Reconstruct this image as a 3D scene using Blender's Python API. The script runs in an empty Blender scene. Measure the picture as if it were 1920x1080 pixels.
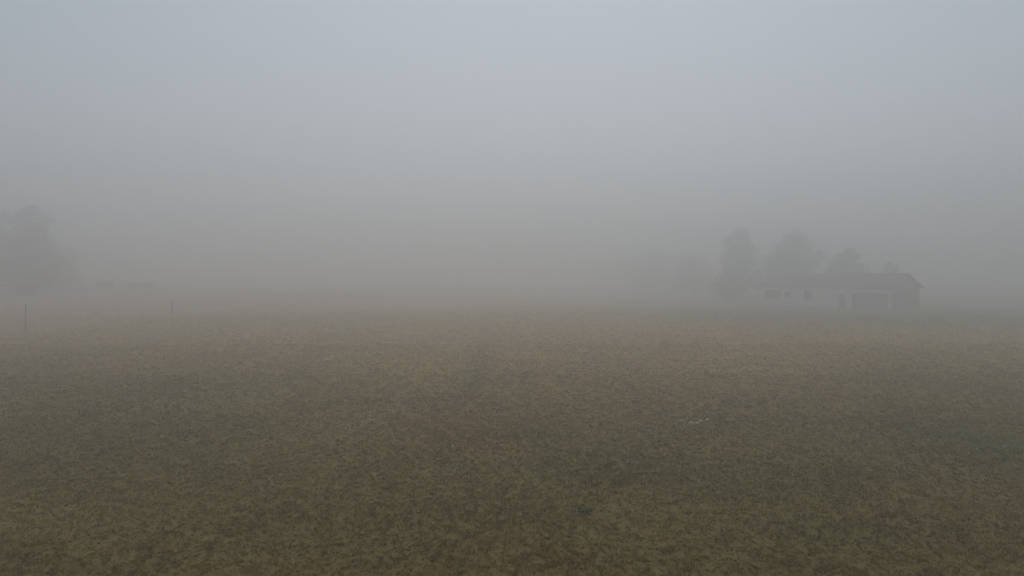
import bpy, bmesh, math, random
import numpy as np
from mathutils import Vector, Matrix

# ------------------------------------------------------------------ camera, sky, sun, exposure
S = bpy.context.scene
C = S.collection
CAM_H = 4.0
cam_d = bpy.data.cameras.new("camera")
cam = bpy.data.objects.new("camera", cam_d)
C.objects.link(cam)
cam.location = (0, 0, CAM_H)
cam_d.sensor_width = 36.0
cam_d.angle = math.radians(70.0)
cam.rotation_euler = (math.radians(90 - 0.84), 0, 0)
cam_d.clip_start = 0.1
cam_d.clip_end = 5000
S.camera = cam

SUN_EL, SUN_AZ = 61.0, 4.0            # degrees; azimuth measured from +Y towards +X
world = bpy.data.worlds.new("World")
S.world = world
world.use_nodes = True
wn = world.node_tree.nodes
wl = world.node_tree.links
bg = wn["Background"]
sky = wn.new("ShaderNodeTexSky")
sky.sky_type = 'NISHITA'
sky.sun_disc = False
sky.sun_elevation = math.radians(SUN_EL)
sky.sun_rotation = math.radians(SUN_AZ)
sky.altitude = 500
sky.air_density = 1.0
sky.dust_density = 3.6
sky.ozone_density = 0.3
hsv = wn.new("ShaderNodeHueSaturation")
hsv.inputs['Hue'].default_value = 0.475
hsv.inputs['Saturation'].default_value = 0.62     # overcast: the cloud deck greys the sky out
wl.new(sky.outputs[0], hsv.inputs['Color'])
wl.new(hsv.outputs[0], bg.inputs['Color'])
bg.inputs['Strength'].default_value = 0.12

sun_d = bpy.data.lights.new("sun", 'SUN')
sun_d.angle = math.radians(30)
sun_d.energy = 0.32
sun_d.color = (1.0, 0.985, 0.96)
sun = bpy.data.objects.new("sun", sun_d)
C.objects.link(sun)
se, sa = math.radians(SUN_EL), math.radians(SUN_AZ)
sdir = Vector((math.sin(sa) * math.cos(se), math.cos(sa) * math.cos(se), math.sin(se)))
sun.rotation_euler = sdir.to_track_quat('Z', 'Y').to_euler()

S.view_settings.view_transform = 'Standard'
S.view_settings.look = 'None'
S.view_settings.gamma = 1.0
S.view_settings.exposure = -0.38
S.render.engine = 'CYCLES'
S.cycles.max_bounces = 10
S.cycles.diffuse_bounces = 3
S.cycles.volume_bounces = 6
S.cycles.use_denoising = True
S.cycles.use_adaptive_sampling = False

rng = np.random.default_rng(7)
random.seed(7)

# ------------------------------------------------------------------ helpers
def tag(o, label=None, cat=None, group=None, kind=None):
    if label: o['label'] = label
    if cat: o['category'] = cat
    if group: o['group'] = group
    if kind: o['kind'] = kind
    return o

def empty(name, loc, rz=0.0):
    o = bpy.data.objects.new(name, None)
    o.empty_display_size = 0.3
    o.location = loc
    o.rotation_euler = (0, 0, rz)
    C.objects.link(o)
    return o

def mesh_obj(name, verts, faces, mat, parent=None, smooth=False):
    me = bpy.data.meshes.new(name)
    me.from_pydata([tuple(v) for v in verts], [], faces)
    me.update()
    if mat: me.materials.append(mat)
    if smooth:
        for p in me.polygons: p.use_smooth = True
    o = bpy.data.objects.new(name, me)
    if parent: o.parent = parent
    C.objects.link(o)
    return o

class MB:
    """collects shapes into one mesh"""
    def __init__(s): s.v = []; s.f = []
    def add(s, v, f):
        n = len(s.v); s.v += [tuple(p) for p in v]; s.f += [tuple(i + n for i in q) for q in f]
    def box(s, x0, x1, y0, y1, z0, z1):
        s.add([(x0,y0,z0),(x1,y0,z0),(x1,y1,z0),(x0,y1,z0),(x0,y0,z1),(x1,y0,z1),(x1,y1,z1),(x0,y1,z1)],
              [(0,3,2,1),(4,5,6,7),(0,1,5,4),(1,2,6,5),(2,3,7,6),(3,0,4,7)])
    def tube(s, pts, rad, n=8, cap=True):
        pts = [Vector(p) for p in pts]
        rings = []
        for i, p in enumerate(pts):
            d = (pts[min(i+1, len(pts)-1)] - pts[max(i-1, 0)]).normalized()
            a = d.orthogonal().normalized() if abs(d.z) < .9 else Vector((1, 0, 0)).cross(d).normalized()
            b = d.cross(a)
            rings.append([p + (a*math.cos(t) + b*math.sin(t))*rad[i] for t in [2*math.pi*k/n for k in range(n)]])
        base = len(s.v)
        for r in rings: s.v += [tuple(p) for p in r]
        for i in range(len(pts)-1):
            for k in range(n):
                a0 = base+i*n+k; a1 = base+i*n+(k+1) % n
                s.f.append((a0, a1, a1+n, a0+n))
        if cap:
            s.f.append(tuple(base+k for k in reversed(range(n))))
            s.f.append(tuple(base+(len(pts)-1)*n+k for k in range(n)))
    def prism(s, prof, x0, x1):
        """closed profile of (y, z) points run along x"""
        n = len(prof)
        s.add([(x0, y, z) for y, z in prof] + [(x1, y, z) for y, z in prof],
              [tuple(reversed(range(n))), tuple(range(n, 2*n))] + [(i, (i+1) % n, (i+1) % n+n, i+n) for i in range(n)])
    def build(s, name, mat, parent=None, smooth=False):
        return mesh_obj(name, s.v, s.f, mat, parent, smooth)

def sstep(a, b, x):
    t = np.clip((x - a) / (b - a), 0, 1)
    return t * t * (3 - 2 * t)

# periodic value noise in numpy
_tab = rng.random((256, 256))
def vnoise(x, y, s, ox=0.0, oy=0.0):
    x = np.asarray(x) * s + ox; y = np.asarray(y) * s + oy
    xi = np.floor(x).astype(int); yi = np.floor(y).astype(int)
    fx = x - xi; fy = y - yi
    fx = fx*fx*(3-2*fx); fy = fy*fy*(3-2*fy)
    a = _tab[xi & 255, yi & 255]; b = _tab[(xi+1) & 255, yi & 255]
    c = _tab[xi & 255, (yi+1) & 255]; d = _tab[(xi+1) & 255, (yi+1) & 255]
    return (a*(1-fx)+b*fx)*(1-fy) + (c*(1-fx)+d*fx)*fy
def fbm(x, y, s, o=4, ox=0.0):
    r = 0; a = .5; t = 0
    for i in range(o):
        r = r + a*vnoise(x, y, s*2.03**i, ox+17.3*i, 5.1*i+ox); t += a; a *= .55
    return r/t

# ------------------------------------------------------------------ terrain
def terrain(x, y):
    x = np.asarray(x, float); y = np.asarray(y, float)
    rise = 1.6*sstep(72, 150, y)*sstep(10, -45, x)
    und = (fbm(x, y, 0.03, 2, 3.0)-.5)*0.25*sstep(15, 60, np.hypot(x, y))
    near = (fbm(x, y, 0.45, 3, 9.0)-.5)*0.05
    dip = -.17*sstep(58, 92, y)*sstep(2, 26, x) - .49*sstep(104, 122, y)*sstep(2, 26, x)
    return rise + dip + und + near
def tz(x, y): return float(terrain(np.array([x]), np.array([y]))[0])

# dry (russet), straw and lush patches of the meadow: x, y, half-width, half-length, strength
RUSSET = [(-1.6, 20.3, 1.35, 2.6, .95), (-.25, 17.1, .80, 1.3, 1.0), (-2.1, 17.7, .85, 1.8, .7),
          (-6.8, 24.1, .60, 2.9, .8), (-15.4, 37.0, 1.5, 3.6, .9), (-14.8, 22.8, 1.4, 2.9, .5), (1.8, 20.3, .9, 1.5, .75),
          (3.8, 30.5, 4.6, 6.6, .65), (.5, 32.2, 2.4, 5.6, .7), (3.9, 25.0, 2.7, 3.3, .6), (4.5, 24.4, .8, 2.1, .6),
          (-3.6, 10.0, 1.9, .5, .5), (.35, 10.3, 1.1, .7, .3), (-6.6, 11.4, 2.4, 1.4, .25), (0, 11.2, .9, .6, .25),
          (13.1, 19.9, .3, .6, .6), (-9.5, 44, 4, 6, .35), (4, 48, 7, 7, .35), (8.5, 30, 3, 4, .35), (-19.0, 31.0, 3.0, 3.0, .4),
          (9.5, 13.5, 2.2, 1.4, .25)]
LUSH = [(38, 90, 26, 22, 1.0), (11.6, 17.7, 2.2, 3.6, .8), (12.3, 22.8, 1.1, 2.9, .6), (.6, 18.9, 1.4, .8, .55), (-22.5, 34.3, 2.5, 6.4, .5),
        (4.9, 15.8, .5, .35, .8), (5.6, 15.6, .25, .3, .9), (-6.6, 15.7, 1.2, 1.2, .3), (-1.3, 32.5, .7, 7, .4), (.8, 15.6, 2.4, 1.7, .35),
        (-12, 26, 4, 4, .35), (5, 11.6, 1.6, .7, .4), (13, 15, 3, 2.5, .5), (16, 28, 3, 5, .4), (1.05, 12.4, .35, .3, .6)]
STRAW = [(-9.0, 23.5, 2.4, 2.5, .6), (-4.6, 20.5, 2.4, 4.0, .45), (-3.8, 30.0, 4.5, 4.5, .4), (-9.5, 12.2, 2.6, .9, .5), (2.5, 11.0, 3, 1, .25),
         (-16.5, 57, 4, 3, .7), (-34, 62, 3, 1.5, .6), (7.8, 13.1, 1.2, 1.3, .5), (9.0, 19.2, 1.6, 1.0, .4)]
def patches(lst, x, y, ox):
    r = np.zeros_like(x)
    w = (fbm(x, y, .9, 3, ox)-.5)*1.5
    for (cx, cy, rx, ry, s) in lst:
        d = np.hypot((x-cx)/rx, (y-cy)/ry)
        r = np.maximum(r, s*sstep(1.35, .35, d+w))
    return r
def meadow_colour(x, y):
    """base colour of the turf itself: green, straw and russet (withered) grass"""
    x = np.asarray(x, float); y = np.asarray(y, float)
    g = np.array([.225, .172, .058]); st = np.array([.35, .275, .105]); ru = np.array([.345, .215, .085]); lu = np.array([.120, .130, .050])
    big = fbm(x, y, .11, 3, 40); mid = fbm(x, y, .55, 3, 60); fine = fbm(x, y, 5.5, 3, 80)
    a = np.clip(.33 + .6*(big-.5) + .35*(mid-.5) + .35*(fine-.5), 0, 1)
    a = np.clip(a + .6*patches(STRAW, x, y, 11), 0, 1)
    b = np.clip(patches(RUSSET, x, y, 21)*(.55+.9*fine) + .9*np.clip(fbm(x, y, .16, 3, 120)-.62, 0, 1)*1.2, 0, 1)
    c = .75*np.clip(patches(LUSH, x, y, 31)*(.6+.7*mid) + np.clip(fbm(x, y, .21, 3, 150)-.62, 0, 1)*1.0, 0, 1)
    # stubble field beyond the fence line (x about -35), reaching back up the rise
    edge = -34.6 + (fbm(x, y, .25, 2, 200)-.5)*1.6
    st_f = sstep(.6, -.6, x-edge)*sstep(46, 49, y)
    far = sstep(78, 95, y)*sstep(0, -12, x)
    f = np.clip(st_f+far, 0, 1)
    col = g[None]*(1-a[:, None]) + st[None]*a[:, None]
    tan = (np.clip(.75*sstep(20, 42, y) + .35*sstep(16, 30, y)*sstep(16, 4, np.abs(x-4)), 0, .85)*(.75+.5*(mid-.5)+.5*(fine-.5)))[:, None]
    tan = tan*(1-.95*sstep(10, 26, x)*sstep(52, 72, y))[:, None]
    col = col*(1-tan) + np.array([.58, .375, .125])[None]*tan
    col = col*(1-.75*c[:, None]) + lu[None]*.75*c[:, None]
    col = col*(1-.8*b[:, None]) + ru[None]*.8*b[:, None]
    stub = np.array([.52, .34, .17])[None]*(.8+.4*mid[:, None])
    # old wheel tracks: pressed, paler grass, with a lusher strip beside them
    bend = .9*np.sin(y*.045+.4)
    wob = (fbm(x, y, .8, 2, 260)-.5)*.25
    fade = sstep(19, 27, y)*sstep(75, 50, y)*(.5+.9*mid)
    tr = np.exp(-((x-.9-bend*.6+wob)/.22)**2)+.6*np.exp(-((x+.55-bend*.6+wob)/.22)**2)
    dk = .6*np.exp(-((x+2.1-bend*.6+wob)/.5)**2)
    col = col*(1+.22*tr*fade-.20*dk*fade)[:, None]
    return np.minimum(col*(1-f[:, None]) + stub*f[:, None], .72)

def set_colour(me, cols):
    at = me.color_attributes.new("tint", 'FLOAT_COLOR', 'POINT')
    buf = np.ones((len(cols), 4), np.float32); buf[:, :3] = cols
    at.data.foreach_set('color', buf.ravel())

# ------------------------------------------------------------------ materials
def new_mat(name):
    m = bpy.data.materials.new(name); m.use_nodes = True
    return m, m.node_tree.nodes, m.node_tree.links, m.node_tree.nodes["Principled BSDF"]
def noisy(name, c1, c2, scale=4.0, rough=.85, bump=.0, stretch=(1, 1, 1), detail=6, metallic=0):
    m, n, l, b = new_mat(name)
    tc = n.new("ShaderNodeTexCoord"); mp = n.new("ShaderNodeMapping"); mp.inputs['Scale'].default_value = stretch
    no = n.new("ShaderNodeTexNoise"); no.inputs['Scale'].default_value = scale; no.inputs['Detail'].default_value = detail
    r = n.new("ShaderNodeValToRGB"); r.color_ramp.elements[0].position = .3; r.color_ramp.elements[1].position = .7
    r.color_ramp.elements[0].color = (*c1, 1); r.color_ramp.elements[1].color = (*c2, 1)
    l.new(tc.outputs['Object'], mp.inputs[0]); l.new(mp.outputs[0], no.inputs['Vector']); l.new(no.outputs[0], r.inputs[0]); l.new(r.outputs[0], b.inputs['Base Color'])
    b.inputs['Roughness'].default_value = rough; b.inputs['Metallic'].default_value = metallic
    if bump:
        bp = n.new("ShaderNodeBump"); bp.inputs['Strength'].default_value = bump; bp.inputs['Distance'].default_value = .03
        l.new(no.outputs[0], bp.inputs['Height']); l.new(bp.outputs[0], b.inputs['Normal'])
    return m
def ground_mat():
    m, n, l, b = new_mat("turf")
    at = n.new("ShaderNodeAttribute"); at.attribute_name = "tint"
    ge = n.new("ShaderNodeNewGeometry")
    n1 = n.new("ShaderNodeTexNoise"); n1.inputs['Scale'].default_value = 24.0; n1.inputs['Detail'].default_value = 8; n1.inputs['Roughness'].default_value = .7
    n2 = n.new("ShaderNodeTexNoise"); n2.inputs['Scale'].default_value = 60.0; n2.inputs['Detail'].default_value = 4
    l.new(ge.outputs['Position'], n1.inputs['Vector']); l.new(ge.outputs['Position'], n2.inputs['Vector'])
    r1 = n.new("ShaderNodeMapRange"); r1.inputs['From Min'].default_value = .3; r1.inputs['From Max'].default_value = .7
    r1.inputs['To Min'].default_value = .80; r1.inputs['To Max'].default_value = 1.12
    l.new(n1.outputs[0], r1.inputs[0])
    r2 = n.new("ShaderNodeMapRange"); r2.inputs['From Min'].default_value = .3; r2.inputs['From Max'].default_value = .7
    r2.inputs['To Min'].default_value = .75; r2.inputs['To Max'].default_value = 1.25
    l.new(n2.outputs[0], r2.inputs[0])
    mu = n.new("ShaderNodeMath"); mu.operation = 'MULTIPLY'; l.new(r1.outputs[0], mu.inputs[0]); l.new(r2.outputs[0], mu.inputs[1])
    vm = n.new("ShaderNodeVectorMath"); vm.operation = 'SCALE'
    l.new(at.outputs['Color'], vm.inputs[0]); l.new(mu.outputs[0], vm.inputs['Scale'])
    l.new(vm.outputs[0], b.inputs['Base Color'])
    bp = n.new("ShaderNodeBump"); bp.inputs['Strength'].default_value = .9; bp.inputs['Distance'].default_value = .06
    ad = n.new("ShaderNodeMath"); ad.operation = 'MULTIPLY_ADD'; ad.inputs[1].default_value = .35
    l.new(n2.outputs[0], ad.inputs[0]); l.new(n1.outputs[0], ad.inputs[2])
    l.new(ad.outputs[0], bp.inputs['Height']); l.new(bp.outputs[0], b.inputs['Normal'])
    b.inputs['Roughness'].default_value = .95; b.inputs['Specular IOR Level'].default_value = .15
    return m
def tint_mat(name, rough=.7, trans=.25):
    m, n, l, b = new_mat(name)
    at = n.new("ShaderNodeAttribute"); at.attribute_name = "tint"
    l.new(at.outputs['Color'], b.inputs['Base Color'])
    b.inputs['Roughness'].default_value = rough; b.inputs['Specular IOR Level'].default_value = .2
    tr = n.new("ShaderNodeBsdfTranslucent"); l.new(at.outputs['Color'], tr.inputs['Color'])
    mx = n.new("ShaderNodeMixShader"); mx.inputs[0].default_value = trans
    out = n["Material Output"]
    l.new(b.outputs[0], mx.inputs[1]); l.new(tr.outputs[0], mx.inputs[2]); l.new(mx.outputs[0], out.inputs['Surface'])
    return m

M = dict(
    turf=ground_mat(),
    blade=tint_mat("grass_blade"),
    leaf=tint_mat("leaf", .6, .3),
    bark=noisy("bark", (.035, .028, .022), (.085, .07, .055), 6, .95, .6, (3, 3, .6)),
    plaster=noisy("white_plaster", (.84, .84, .83), (.90, .90, .89), .9, .9, .15),
    roof=noisy("dark_roof_tiles", (.06, .055, .05), (.12, .105, .095), 3, .85, .5, (1, 4, 1)),
    board=noisy("weathered_boards", (.16, .15, .135), (.26, .245, .225), 5, .9, .4, (6, 6, .5)),
    grey_board=noisy('grey_boards', (.34, .33, .31), (.46, .45, .42), 5, .9, .3, (6, 6, .5)),
    glass=noisy("dark_window_glass", (.03, .033, .037), (.05, .054, .06), 1, .1),
    wood=noisy("post_wood", (.09, .075, .06), (.17, .145, .115), 8, .9, .5, (4, 4, .7)),
    pale=noisy("pale_plastic", (.5, .5, .47), (.62, .62, .58), 10, .5),
    rubber=noisy("tyre_rubber", (.015, .015, .015), (.03, .03, .028), 10, .9),
    paint=noisy("worn_dark_paint", (.025, .035, .03), (.05, .06, .05), 5, .55, .1),
    steel=noisy("rusty_steel", (.06, .045, .035), (.13, .10, .08), 9, .6, .2, metallic=.5),
    stone=noisy("pale_stone", (.50, .47, .40), (.74, .70, .61), 14, .9, .5),
)

# ------------------------------------------------------------------ ground sheet
def graded(lo, a, b, hi, step, growth=1.09):
    mid = np.arange(a, b+1e-6, step)
    up = []; s = step; p = b
    while p < hi: s *= growth; p += s; up.append(min(p, hi))
    dn = []; s = step; p = a
    while p > lo: s *= growth; p -= s; dn.append(max(p, lo))
    return np.array(dn[::-1] + list(mid) + up)
gx = graded(-650, -36, 36, 650, .16); gy = graded(-650, 6, 52, 650, .14, 1.06)
X, Y = np.meshgrid(gx, gy, indexing='xy')
xf, yf = X.ravel(), Y.ravel()
zf = terrain(xf, yf)
nx, ny = len(gx), len(gy)
ii = (np.arange(ny-1)[:, None]*nx + np.arange(nx-1)[None]).ravel()
quads = np.stack([ii, ii+1, ii+1+nx, ii+nx], 1)
def np_mesh(name, co, faces, k, mat):
    me = bpy.data.meshes.new(name)
    me.vertices.add(len(co)); me.vertices.foreach_set('co', np.asarray(co, np.float32).ravel())
    nf = len(faces)
    me.loops.add(nf*k); me.loops.foreach_set('vertex_index', faces.astype(np.int32).ravel())
    me.polygons.add(nf); me.polygons.foreach_set('loop_start', np.arange(nf, dtype=np.int32)*k)
    me.materials.append(mat); me.update(calc_edges=True)
    return me
me = np_mesh("meadow", np.stack([xf, yf, zf], 1), quads, 4, M['turf'])
me.polygons.foreach_set('use_smooth', np.ones(len(quads), bool))
set_colour(me, meadow_colour(xf, yf))
meadow = bpy.data.objects.new("ground", me); C.objects.link(meadow)
tag(meadow, kind='structure')

# ------------------------------------------------------------------ grass: one object of many single blades
def scatter(d0, d1, dens):
    """random points in the sector in front of the camera's hill, margins left for a side step"""
    xmax = d1*.78+3
    n = int((d1-d0)*2*xmax*dens)
    x = rng.uniform(-xmax, xmax, n); y = rng.uniform(d0, d1, n)
    k = np.abs(x) < y*.78+3
    return x[k], y[k]
def blades():
    vs, cs = [], []
    for (d0, d1, dens, per, hh, ww, sp) in [(7.5, 11, 420, 10, .038, .0046, .017), (11, 15, 340, 9, .040, .0058, .019), (15, 21, 220, 8, .044, .008, .024),
                                   (21, 30, 80, 8, .055, .013, .045), (30, 44, 40, 6, .06, .021, .06), (44, 100, 13, 5, .065, .034, .08)]:
        tx, ty = scatter(d0, d1, dens)
        nt = len(tx)
        clump = fbm(tx, ty, 8.0, 3, 300); tall = fbm(tx, ty, .5, 2, 330)
        keep = rng.random(nt)/(1-.92*sstep(58, 100, ty)) < np.clip(.85+(clump-.5)*1.2, .5, 1)
        tx, ty, clump, tall = tx[keep], ty[keep], clump[keep], tall[keep]; nt = len(tx)
        ttone = rng.lognormal(0, .25, nt); tth = rng.uniform(.55, 1.35, nt); tdry = rng.random(nt); tlean = rng.uniform(0, 2*np.pi, nt)
        k = np.repeat(np.arange(nt), rng.integers(max(2, per//2), per+per//2, nt))
        n = len(k)
        x = tx[k]+rng.normal(size=n)*sp; y = ty[k]+rng.normal(size=n)*sp
        z = terrain(x, y)-.004
        h = hh*(.6+1.0*np.clip(clump-.3, 0, 1)+.6*np.clip(tall-.4, 0, 1))[k]*tth[k]*rng.uniform(.5, 1.35, n)
        stalk = rng.random(n) < .012
        h = np.where(stalk, h*2.6, h)
        a = tlean[k]+rng.normal(size=n)*1.1; lean = rng.uniform(.25, 1.35, n)*np.where(stalk, .4, 1)
        w = ww*rng.uniform(.6, 1.3, n)*np.where(stalk, .5, 1)
        pa = a+np.pi/2+rng.uniform(-.5, .5, n)
        dx, dy = np.cos(a)*np.sin(lean)*h, np.sin(a)*np.sin(lean)*h
        top = np.cos(lean)*h+.004
        p = np.stack([x, y, z], 1)
        wv = np.stack([np.cos(pa)*w, np.sin(pa)*w, np.zeros(n)], 1)
        m1 = p+np.stack([dx*.45, dy*.45, top*.62], 1)
        tip = p+np.stack([dx*1.15, dy*1.15, top], 1)
        vs.append(np.stack([p-wv, p+wv, m1+wv*.7, tip, m1-wv*.7], 1).reshape(-1, 3))
        c = meadow_colour(x, y)
        v = (ttone[k]*rng.uniform(.7, 1.35, n))[:, None]
        strawy = (rng.random(n) < np.where(tdry[k] > .85, .6, .08))[:, None]
        c = np.where(strawy, c*.4+np.array([.40, .32, .13])*.6, c*np.array([1.02, 1.04, .9]))*v
        c = np.where(stalk[:, None], np.array([.45, .37, .18])*v, c)
        cs.append(np.repeat(np.minimum(c, .75), 5, 0))
    v = np.concatenate(vs); c = np.concatenate(cs)
    nb = len(v)//5
    me = np_mesh("grass", v, np.arange(nb*5).reshape(nb, 5), 5, M['blade'])
    set_colour(me, c)
    o = bpy.data.objects.new("grass", me); C.objects.link(o)
    print("blades", nb)
    return tag(o, kind='stuff')
blades()

# ------------------------------------------------------------------ trees
def leaf_cloud(centres, radii, n, size, col, seed):
    """many small leaf faces spread through lobes, with gaps; returns co, faces, colours"""
    r = np.random.default_rng(seed)
    cs = np.array(centres); rs = np.array(radii)
    wts = (rs[:, 0]*rs[:, 1]*rs[:, 2])**.7; wts /= wts.sum()
    pick = r.choice(len(cs), n, p=wts)
    d = r.normal(size=(n, 3)); d /= np.linalg.norm(d, axis=1)[:, None]
    rad = r.uniform(0, 1, n)**.42*(1+.16*r.normal(size=n))
    p = cs[pick] + d*rs[pick]*rad[:, None]
    a = r.normal(size=(n, 3)); a /= np.linalg.norm(a, axis=1)[:, None]
    b = np.cross(a, r.normal(size=(n, 3))); b /= np.linalg.norm(b, axis=1)[:, None]
    s = size*r.uniform(.5, 1.3, n)[:, None]
    v = np.stack([p-a*s, p+b*s*.55, p+a*s, p-b*s*.55], 1).reshape(-1, 3)
    tone = (.75+.5*r.random(len(cs)))[pick]*r.uniform(.7, 1.3, n)
    c = np.array(col)[None]*tone[:, None]
    return v, np.arange(n*4).reshape(n, 4), np.repeat(c, 4, 0)
def tree(x, y, h, w, label, seed, kind='round', bottom=.18, leaves=9000, name='tree', col=(.055, .068, .034), group=None):
    r = random.Random(seed)
    t = empty(name, (x, y, tz(x, y)-.05), r.uniform(0, 6.28))
    tag(t, label, 'bush' if name == 'bush' else 'tree', group)
    mb = MB(); cen = []; rad = []
    tr = .022*h+.05
    if kind == 'conifer':
        mb.tube([(0, 0, 0), (0, 0, h*.5), (0, 0, h*.97)], [tr, tr*.6, .02], 9)
        k = 12
        for i in range(k):
            f = i/(k-1); zz = h*(bottom+(1-bottom)*f*.97); ww = w*.5*(1-f)**.85+.15
            for j in range(5):
                a = r.uniform(0, 6.28); L = ww*r.uniform(.75, 1.1)
                mb.tube([(0, 0, zz), (math.cos(a)*L*.9, math.sin(a)*L*.9, zz-L*.12)], [.03, .008], 5)
                cen.append((math.cos(a)*L*.5, math.sin(a)*L*.5, zz)); rad.append((L*.55, L*.55, h*.055))
    else:
        lean = r.uniform(-.03, .03)*h
        if name != 'bush':
            mb.tube([(0, 0, 0), (lean*.3, 0, h*.2), (lean*.7, lean*.2, h*.5), (lean, 0, h*.85)], [tr*1.25, tr, tr*.6, .03], 10)
        nl = 24
        for i in range(nl):
            f = (i+.5)/nl
            zz = h*(bottom+(.93-bottom)*f)
            env = math.sin(math.pi*min(1, (f*.86+.14))**.8)**.55 if kind == 'round' else math.sin(math.pi*(f*.8+.15))**.5
            a = i*2.4+r.uniform(-.5, .5); L = w*.5*env*r.uniform(.25, .78)
            ex, ey = math.cos(a)*L+lean*f, math.sin(a)*L
            z0 = max(0, zz-h*.16)
            if name == 'bush': z0 = 0
            mb.tube([(lean*f*(0 if name == 'bush' else .7), 0, z0), (ex*.55, ey*.55, (z0+zz)/2+.05*h*.5), (ex, ey, zz)], [tr*.42*(1-.5*f), tr*.25, .012], 6)
            q = w*.5*r.uniform(.30, .50)*(.65+.35*env)
            cen.append((ex, ey, zz)); rad.append((q, q, q*r.uniform(.6, .9)))
    mb.build('trunk' if name != 'bush' else 'stems', M['bark'], t, True)
    v, f, c = leaf_cloud(cen, rad, leaves, .17, col, seed)
    v[:, 2] = np.maximum(v[:, 2], .02)
    me = np_mesh('crown', v, f, 4, M['leaf']); set_colour(me, c)
    o = bpy.data.objects.new('crown' if name != 'bush' else 'foliage', me); o.parent = t; C.objects.link(o)
    return t

G1 = 'trees behind the white barn'
tree(43.6, 140.4, 14.6, 8.8, 'tall narrow tree rising behind the left end of the white barn', 1, group=G1, leaves=12000)
tree(52.7, 136.9, 13.8, 10.9, 'broad tree, darkest and widest of those behind the middle of the white barn', 2, group=G1, leaves=14000)
tree(59.6, 129.9, 10.1, 7.2, 'lower rounded tree behind the roof of the white barn, right of the broad one', 3, group=G1, leaves=9000)
tree(65.2, 126.4, 7.8, 4.2, 'small narrow tree showing over the right end of the barn roof', 4, bottom=.1, leaves=5000, group=G1)
tree(36.5, 192.6, 12.8, 15.1, 'faintest tree left of the barn, farthest off in the fog', 5, group=G1, leaves=9000)
tree(41.2, 165.9, 10.0, 11.0, 'pale fogged tree between the faintest one and the tall narrow one', 6, group=G1, leaves=9000)
G3 = 'bushes beside the white barn'
tree(39.4, 133.4, 6.3, 7.4, 'low bush at the left corner of the white barn', 8, bottom=.08, leaves=5000, name='bush', group=G3)
tree(47.8, 132.8, 9.3, 9.3, 'large bush behind the barn under the tall narrow tree', 9, bottom=.08, leaves=7000, name='bush', group=G3)
tree(57.1, 127.0, 7.7, 9.3, 'large bush behind the barn ridge under the broad tree', 10, bottom=.08, leaves=7000, name='bush', group=G3)
G2 = 'trees along the left edge of the field'
tree(-79.4, 121, 15.6, 10.2, 'large round tree at the left edge, nearest the open field', 11, bottom=.06, leaves=15000, group=G2)
tree(-87.5, 122, 16.2, 11.0, 'tallest tree at the far left, half cut by the picture edge', 12, bottom=.06, leaves=15000, group=G2)
tree(-86, 131, 12.6, 10.0, 'shorter tree filling the gap behind the two large left trees', 13, bottom=.06, leaves=9000, group=G2)
tree(-88.5, 144, 8.5, 10.0, 'faint low tree stepping down right of the large left trees', 14, bottom=.06, leaves=9000, group=G2)

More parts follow.
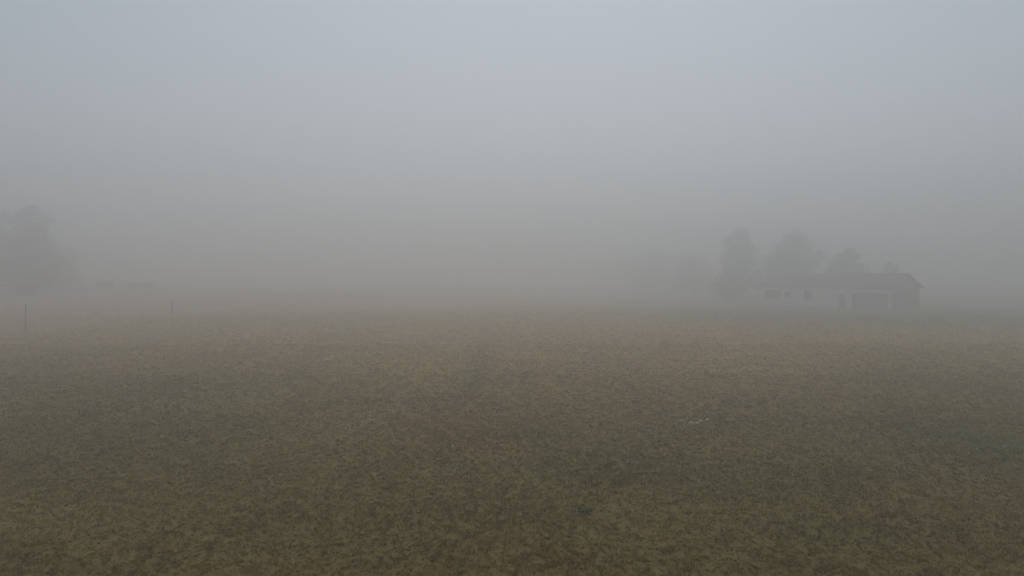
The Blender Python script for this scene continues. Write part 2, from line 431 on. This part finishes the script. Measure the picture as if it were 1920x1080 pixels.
# ------------------------------------------------------------------ white barn
def barn():
    x0, y0 = 37.9, 111.8; x1, y1 = 49.3, 95.1
    L = math.hypot(x1-x0, y1-y0); rz = math.atan2(y1-y0, x1-x0)
    gz = min(tz(x0, y0), tz(x1, y1), tz(55, 100))-.15
    b = empty('barn', (x0, y0, gz), rz)        # local +x along the front, local +y to the back
    tag(b, 'long low white plastered barn with dark pitched roof in the fog', 'barn')
    D, H, R = 7.3, 3.1, 4.8; T = .25
    xb = 14.8                                  # open bay from here to the right end
    # walls with real openings: front pieces
    w = MB()
    ops = [(.9, 3.6, 1.3, 2.6), (4.3, 5.3, 1.5, 2.3), (7.5, 8.8, 1.2, 2.6), (12.9, 13.8, .02, 2.15)]
    cur = 0.0
    for (a, c, z0, z1) in ops:
        w.box(cur, a, 0, T, 0, H)
        if z0 > .1: w.box(a, c, 0, T, 0, z0)
        w.box(a, c, 0, T, z1, H)
        cur = c
    w.box(cur, xb, 0, T, 0, H)
    w.box(xb, L-.35, 0, T, 2.35, H)            # lintel over the open bay
    w.box(L-.35, L, 0, T+.1, 0, H)             # corner pillar
    w.build('front_wall', M['plaster'], b)
    g = MB(); rise = lambda yy: H+(R-H)*(1-abs(yy-D/2)/(D/2))
    g.prism([(T, 0), (D, 0), (D, H), (D/2, R-.05), (T, rise(T)-.05)], 0, T)
    g.build('gable_wall', M['plaster'], b)
    g = MB(); g.prism([(T+.1, 0), (D, 0), (D, H), (D/2, R-.05), (T+.1, rise(T+.1)-.05)], L-T, L)
    tag(g.build('gable_wall', M['board'], b), 'dark boarded gable wall at the right end')
    g = MB(); g.box(T, L-T, D-T, D, 0, H); g.build('rear_wall', M['plaster'], b)
    g = MB(); g.box(xb+.05, L-.4, .9, .98, .03, 2.9)
    for q in np.arange(xb+.5, L-.6, .55): g.box(q, q+.05, .86, .897, .1, 2.85)
    sd = g.build('sliding_door', M['grey_board'], b)
    g = MB(); g.box(xb-T, xb, T, D-T, 0, H-.02); g.build('partition', M['board'], b)
    for (a, c, z0, z1) in ops[:3]:
        f = MB(); q = .07
        f.box(a, a+q, .08, .16, z0, z1); f.box(c-q, c, .08, .16, z0, z1)
        f.box(a+q, c-q, .08, .16, z0, z0+q); f.box(a+q, c-q, .08, .16, z1-q, z1)
        m_ = (a+c)/2; f.box(m_-.03, m_+.03, .085, .155, z0+q, z1-q)
        fo = f.build('window', M['wood'], b)
        p = MB(); p.box(a+q, c-q, .11, .12, z0+q, z1-q); p.build('pane', M['glass'], fo)
        s = MB(); s.box(a-.06, c+.06, -.06, .078, z0-.06, z0-.002); s.build('sill', M['pale'], fo)
    a, c, z0, z1 = ops[3]
    d = MB(); d.box(a+.01, c-.01, .08, .13, .02, z1-.01); d = d.build('door', M['board'], b)
    k = MB(); k.box(c-.16, c-.1, .03, .078, 1.0, 1.12); k.build('handle', M['steel'], d)
    # roof: two slabs with overhang and bargeboards
    ov, ex, th = .22, .5, .14; sl = (R-H)/(D/2)
    r_ = MB()
    r_.prism([(-ov, H-sl*ov), (D/2, R), (D+ov, H-sl*ov), (D+ov, H-sl*ov+th), (D/2, R+th), (-ov, H-sl*ov+th)], -ex, L+ex)
    ro = r_.build('roof', M['roof'], b)
    rc = MB(); rc.tube([(-ex, D/2, R+th), (L+ex, D/2, R+th)], [.1, .1], 8); rc.build('ridge_tiles', M['roof'], ro, True)
    for xx, mt in ((-ex-.04, M['pale']), (L+ex, M['board'])):
        bb = MB()
        bb.prism([(-ov, H-sl*ov-.12), (D/2, R-.12), (D+ov, H-sl*ov-.12), (D+ov, H-sl*ov+th+.03), (D/2, R+th+.03), (-ov, H-sl*ov+th+.03)], xx, xx+.04)
        bb.build('bargeboard', mt, ro)
    gt = MB(); gt.tube([(-ex, -ov-.06, H-sl*ov+.02), (L+ex, -ov-.06, H-sl*ov+.02)], [.07, .07], 8)
    gt.build('gutter', M['steel'], ro, True)
barn()

# ------------------------------------------------------------------ fence posts on the field edge
def post(x, y, h, r, mat, name, label, cap=True):
    z = tz(x, y)
    m = MB(); m.tube([(0, 0, -.3), (0.004, 0, h*.5), (.012, .006, h-.05), (.012, .006, h)], [r, r*.96, r*.9, r*.55], 10)
    if name == 'electric_fence_stake':
        o = empty(name, (x, y, z)); m.build('rod', mat, o, True)
        for k in (.55, .8):
            q = MB(); q.tube([(0, 0, h*k), (.05, 0, h*k+.01), (.05, 0, h*k+.04)], [.012, .012, .01], 6); q.build('insulator', M['rubber'], o, True)
        s = MB(); s.box(-.06, .06, -.008, .008, .02, .035); s.build('step', mat, o)
    else:
        o = m.build(name, mat, None, True); o.location = (x, y, z)
    return tag(o, label, 'fence post' if name == 'fence_post' else 'fence stake', 'posts along the edge of the stubble field')
post(-34.75, 52.2, 2.05, .036, M['wood'], 'fence_post', 'tall dark wooden post at the field edge, nearest and leftmost')
post(-35.5, 66.0, 1.1, .03, M['pale'], 'electric_fence_stake', 'thin pale stake on the field edge, next beyond the tall dark post')
post(-36.1, 71.0, 1.1, .03, M['pale'], 'electric_fence_stake', 'thin pale stake on the field edge, farther off of the two pale ones')
post(-36.3, 78.0, 1.5, .06, M['wood'], 'fence_post', 'shorter dark post on the field edge, farthest of the posts')

# ------------------------------------------------------------------ two parked farm trailers on the rise
def wheel(par, x, y, r):
    t = MB(); n = 20
    prof = [(-.1, r*.62), (-.11, r*.9), (-.07, r), (.07, r), (.11, r*.9), (.1, r*.62)]
    v = []; f = []
    for k in range(n):
        a = 2*math.pi*k/n
        for (u, q) in prof: v.append((x+math.cos(a)*q, y+u, r+math.sin(a)*q))
    m_ = len(prof)
    for k in range(n):
        for j in range(m_):
            f.append((k*m_+j, k*m_+(j+1) % m_, ((k+1) % n)*m_+(j+1) % m_, ((k+1) % n)*m_+j))
    t.add(v, f); ty = t.build('wheel', M['rubber'], par, True)
    h = MB(); h.tube([(x, y-.06, r), (x, y+.06, r)], [r*.60, r*.60], 16); h.tube([(x, y-.1, r), (x, y+.1, r)], [r*.18, r*.18], 10)
    h.build('rim', M['steel'], ty)
def trailer(px, py, rz, L, W, z0, z1, label, tarp):
    o = empty('farm_trailer', (px, py, tz(px, py)), rz)
    tag(o, label, 'trailer', 'farm trailers parked on the far field')
    c = MB(); c.box(-L/2, L/2, -W/2, W/2, z0, z0+.12)
    for x in (-L/2+.3, 0, L/2-.3): c.box(x-.04, x+.04, -W/2+.1, W/2-.1, z0-.1, z0-.003)
    c.build('chassis', M['steel'], o)
    s = MB(); t = .05
    s.box(-L/2, L/2, -W/2, -W/2+t, z0+.123, z1); s.box(-L/2, L/2, W/2-t, W/2, z0+.123, z1)
    s.box(-L/2, -L/2+t, -W/2+t, W/2-t, z0+.123, z1); s.box(L/2-t, L/2, -W/2+t, W/2-t, z0+.123, z1)
    for k in range(5):
        x = -L/2+.06+(L-.12)*k/4
        s.box(x-.035, x+.035, -W/2-.05, -W/2-.002, z0+.05, z1-.05); s.box(x-.035, x+.035, W/2+.002, W/2+.05, z0+.05, z1-.05)
    s.build('side_boards', M['paint'], o)
    if tarp:
        p = MB()
        p.prism([(-W/2-.02, z1+.004), (W/2+.02, z1+.004), (W*.3, z1+.22), (0, z1+.32), (-W*.3, z1+.22)], -L/2-.02, L/2+.02)
        p.build('tarpaulin', M['board'], o)
    d = MB(); d.tube([(L/2, -.3, z0), (L/2+1.1, 0, z0-.12)], [.045, .045], 6); d.tube([(L/2, .3, z0), (L/2+1.1, 0, z0-.12)], [.045, .045], 6)
    d.tube([(L/2+1.0, 0, z0-.12), (L/2+1.25, 0, z0-.12)], [.06, .06], 8); d.tube([(L/2+.9, 0, .02), (L/2+.9, 0, z0-.1)], [.035, .035], 6)
    d.build('drawbar', M['steel'], o)
    ax = (0,) if not tarp else (-L/2+.7, L/2-.7)
    for x in ax:
        a_ = MB(); a_.tube([(x, -W/2+.1, .36), (x, W/2-.1, .36)], [.05, .05], 8); a_.box(x-.05, x+.05, -.4, .4, .38, z0-.11); a_.build('axle', M['steel'], o)
        for sy in (-1, 1): wheel(o, x, sy*(W/2-.02), .36)
trailer(-80.2, 144, math.radians(28), 3.0, 1.8, .62, 1.75, 'short high sided farm trailer on the far field, left one of two', False)
trailer(-73.2, 144, math.radians(26), 4.6, 2.0, .62, 1.35, 'long low farm trailer under a cover, right one of two', True)

# ------------------------------------------------------------------ small things lying in the grass
def stone(x, y, s, label, seed, group):
    r = random.Random(seed)
    bm = bmesh.new(); bmesh.ops.create_icosphere(bm, subdivisions=2, radius=1)
    ph = [r.uniform(0, 6) for _ in range(3)]
    for v in bm.verts:
        k = 1+.18*math.sin(3*v.co.x+ph[0])+.15*math.sin(4*v.co.y+ph[1])+.06*r.uniform(-1, 1)
        v.co = Vector((v.co.x*k*s*1.25, v.co.y*k*s*.85, v.co.z*k*s*.62))
    me = bpy.data.meshes.new('stone'); bm.to_mesh(me); bm.free(); me.materials.append(M['stone'])
    for p in me.polygons: p.use_smooth = True
    o = bpy.data.objects.new('stone', me); C.objects.link(o)
    o.location = (x, y, tz(x, y)+s*.45+.04); o.rotation_euler = (0, 0, r.uniform(0, 3))
    return tag(o, label, 'stone', group)
G = 'pale stones lying in a short row in the grass'
for k, (x, y, s, lab) in enumerate([(4.60, 19.95, .046, 'leftmost and smallest of the pale stones in a short row on the grass'),
                                    (4.80, 19.60, .06, 'second pale stone from the left in the short row on the grass'),
                                    (4.98, 19.62, .05, 'middle pale stone of the short row on the grass'),
                                    (5.16, 19.95, .06, 'second pale stone from the right in the short row on the grass'),
                                    (5.36, 20.05, .058, 'rightmost pale stone of the short row on the grass')]):
    stone(x, y, s, lab, 50+k, G)
stone(3.50, 18.75, .038, 'single pale stone in the grass left of and below the stone row', 61, 'single pale stones')
stone(3.78, 13.37, .020, 'tiny bright stone alone in the near grass at right of centre', 62, 'single pale stones')
stone(-1.39, 17.0, .036, 'single pale stone at the edge of the russet grass patch', 63, 'single pale stones')

def weed(x, y, r0, label, seed):
    r = random.Random(seed); v = []; f = []
    for k in range(26):
        a = r.uniform(0, 6.28); L = r0*r.uniform(.5, 1.1); w = L*.22; up = r.uniform(.02, .075)
        ca, sa_ = math.cos(a), math.sin(a)
        pts = [(0, 0, .005), (L*.35, w, up*.8), (L*.8, w*.75, up), (L, 0, up*.55), (L*.8, -w*.75, up*.95), (L*.35, -w, up*.75)]
        n = len(v)
        for (px, py, pz) in pts: v.append((px*ca-py*sa_, px*sa_+py*ca, pz))
        v.append((L*.5*ca, L*.5*sa_, up*.6))
        f += [(n+i, n+(i+1) % 6, n+6) for i in range(6)]
    m = noisy('weed_leaf', (.085, .125, .04), (.12, .17, .06), 20, .9); m.node_tree.nodes['Principled BSDF'].inputs['Specular IOR Level'].default_value = .08
    o = mesh_obj('weed', v, f, m); o.location = (x, y, tz(x, y)+.02)
    return tag(o, label, 'weed')
weed(1.22, 12.3, .15, 'low dark green broad leaved weed in the near grass right of centre', 71)

# ------------------------------------------------------------------ fog
hz = MB(); hz.box(-655, 655, -655, 655, -2.2, 20.5)
m = bpy.data.materials.new("fog"); m.use_nodes = True
n = m.node_tree.nodes; n.remove(n["Principled BSDF"])
pv = n.new("ShaderNodeVolumePrincipled")
pv.inputs['Color'].default_value = (.985, .985, .985, 1)
pv.inputs['Density'].default_value = .0172
pv.inputs['Anisotropy'].default_value = .75
m.node_tree.links.new(pv.outputs[0], n["Material Output"].inputs['Volume'])
hzo = hz.build('haze', m); tag(hzo, kind='stuff')
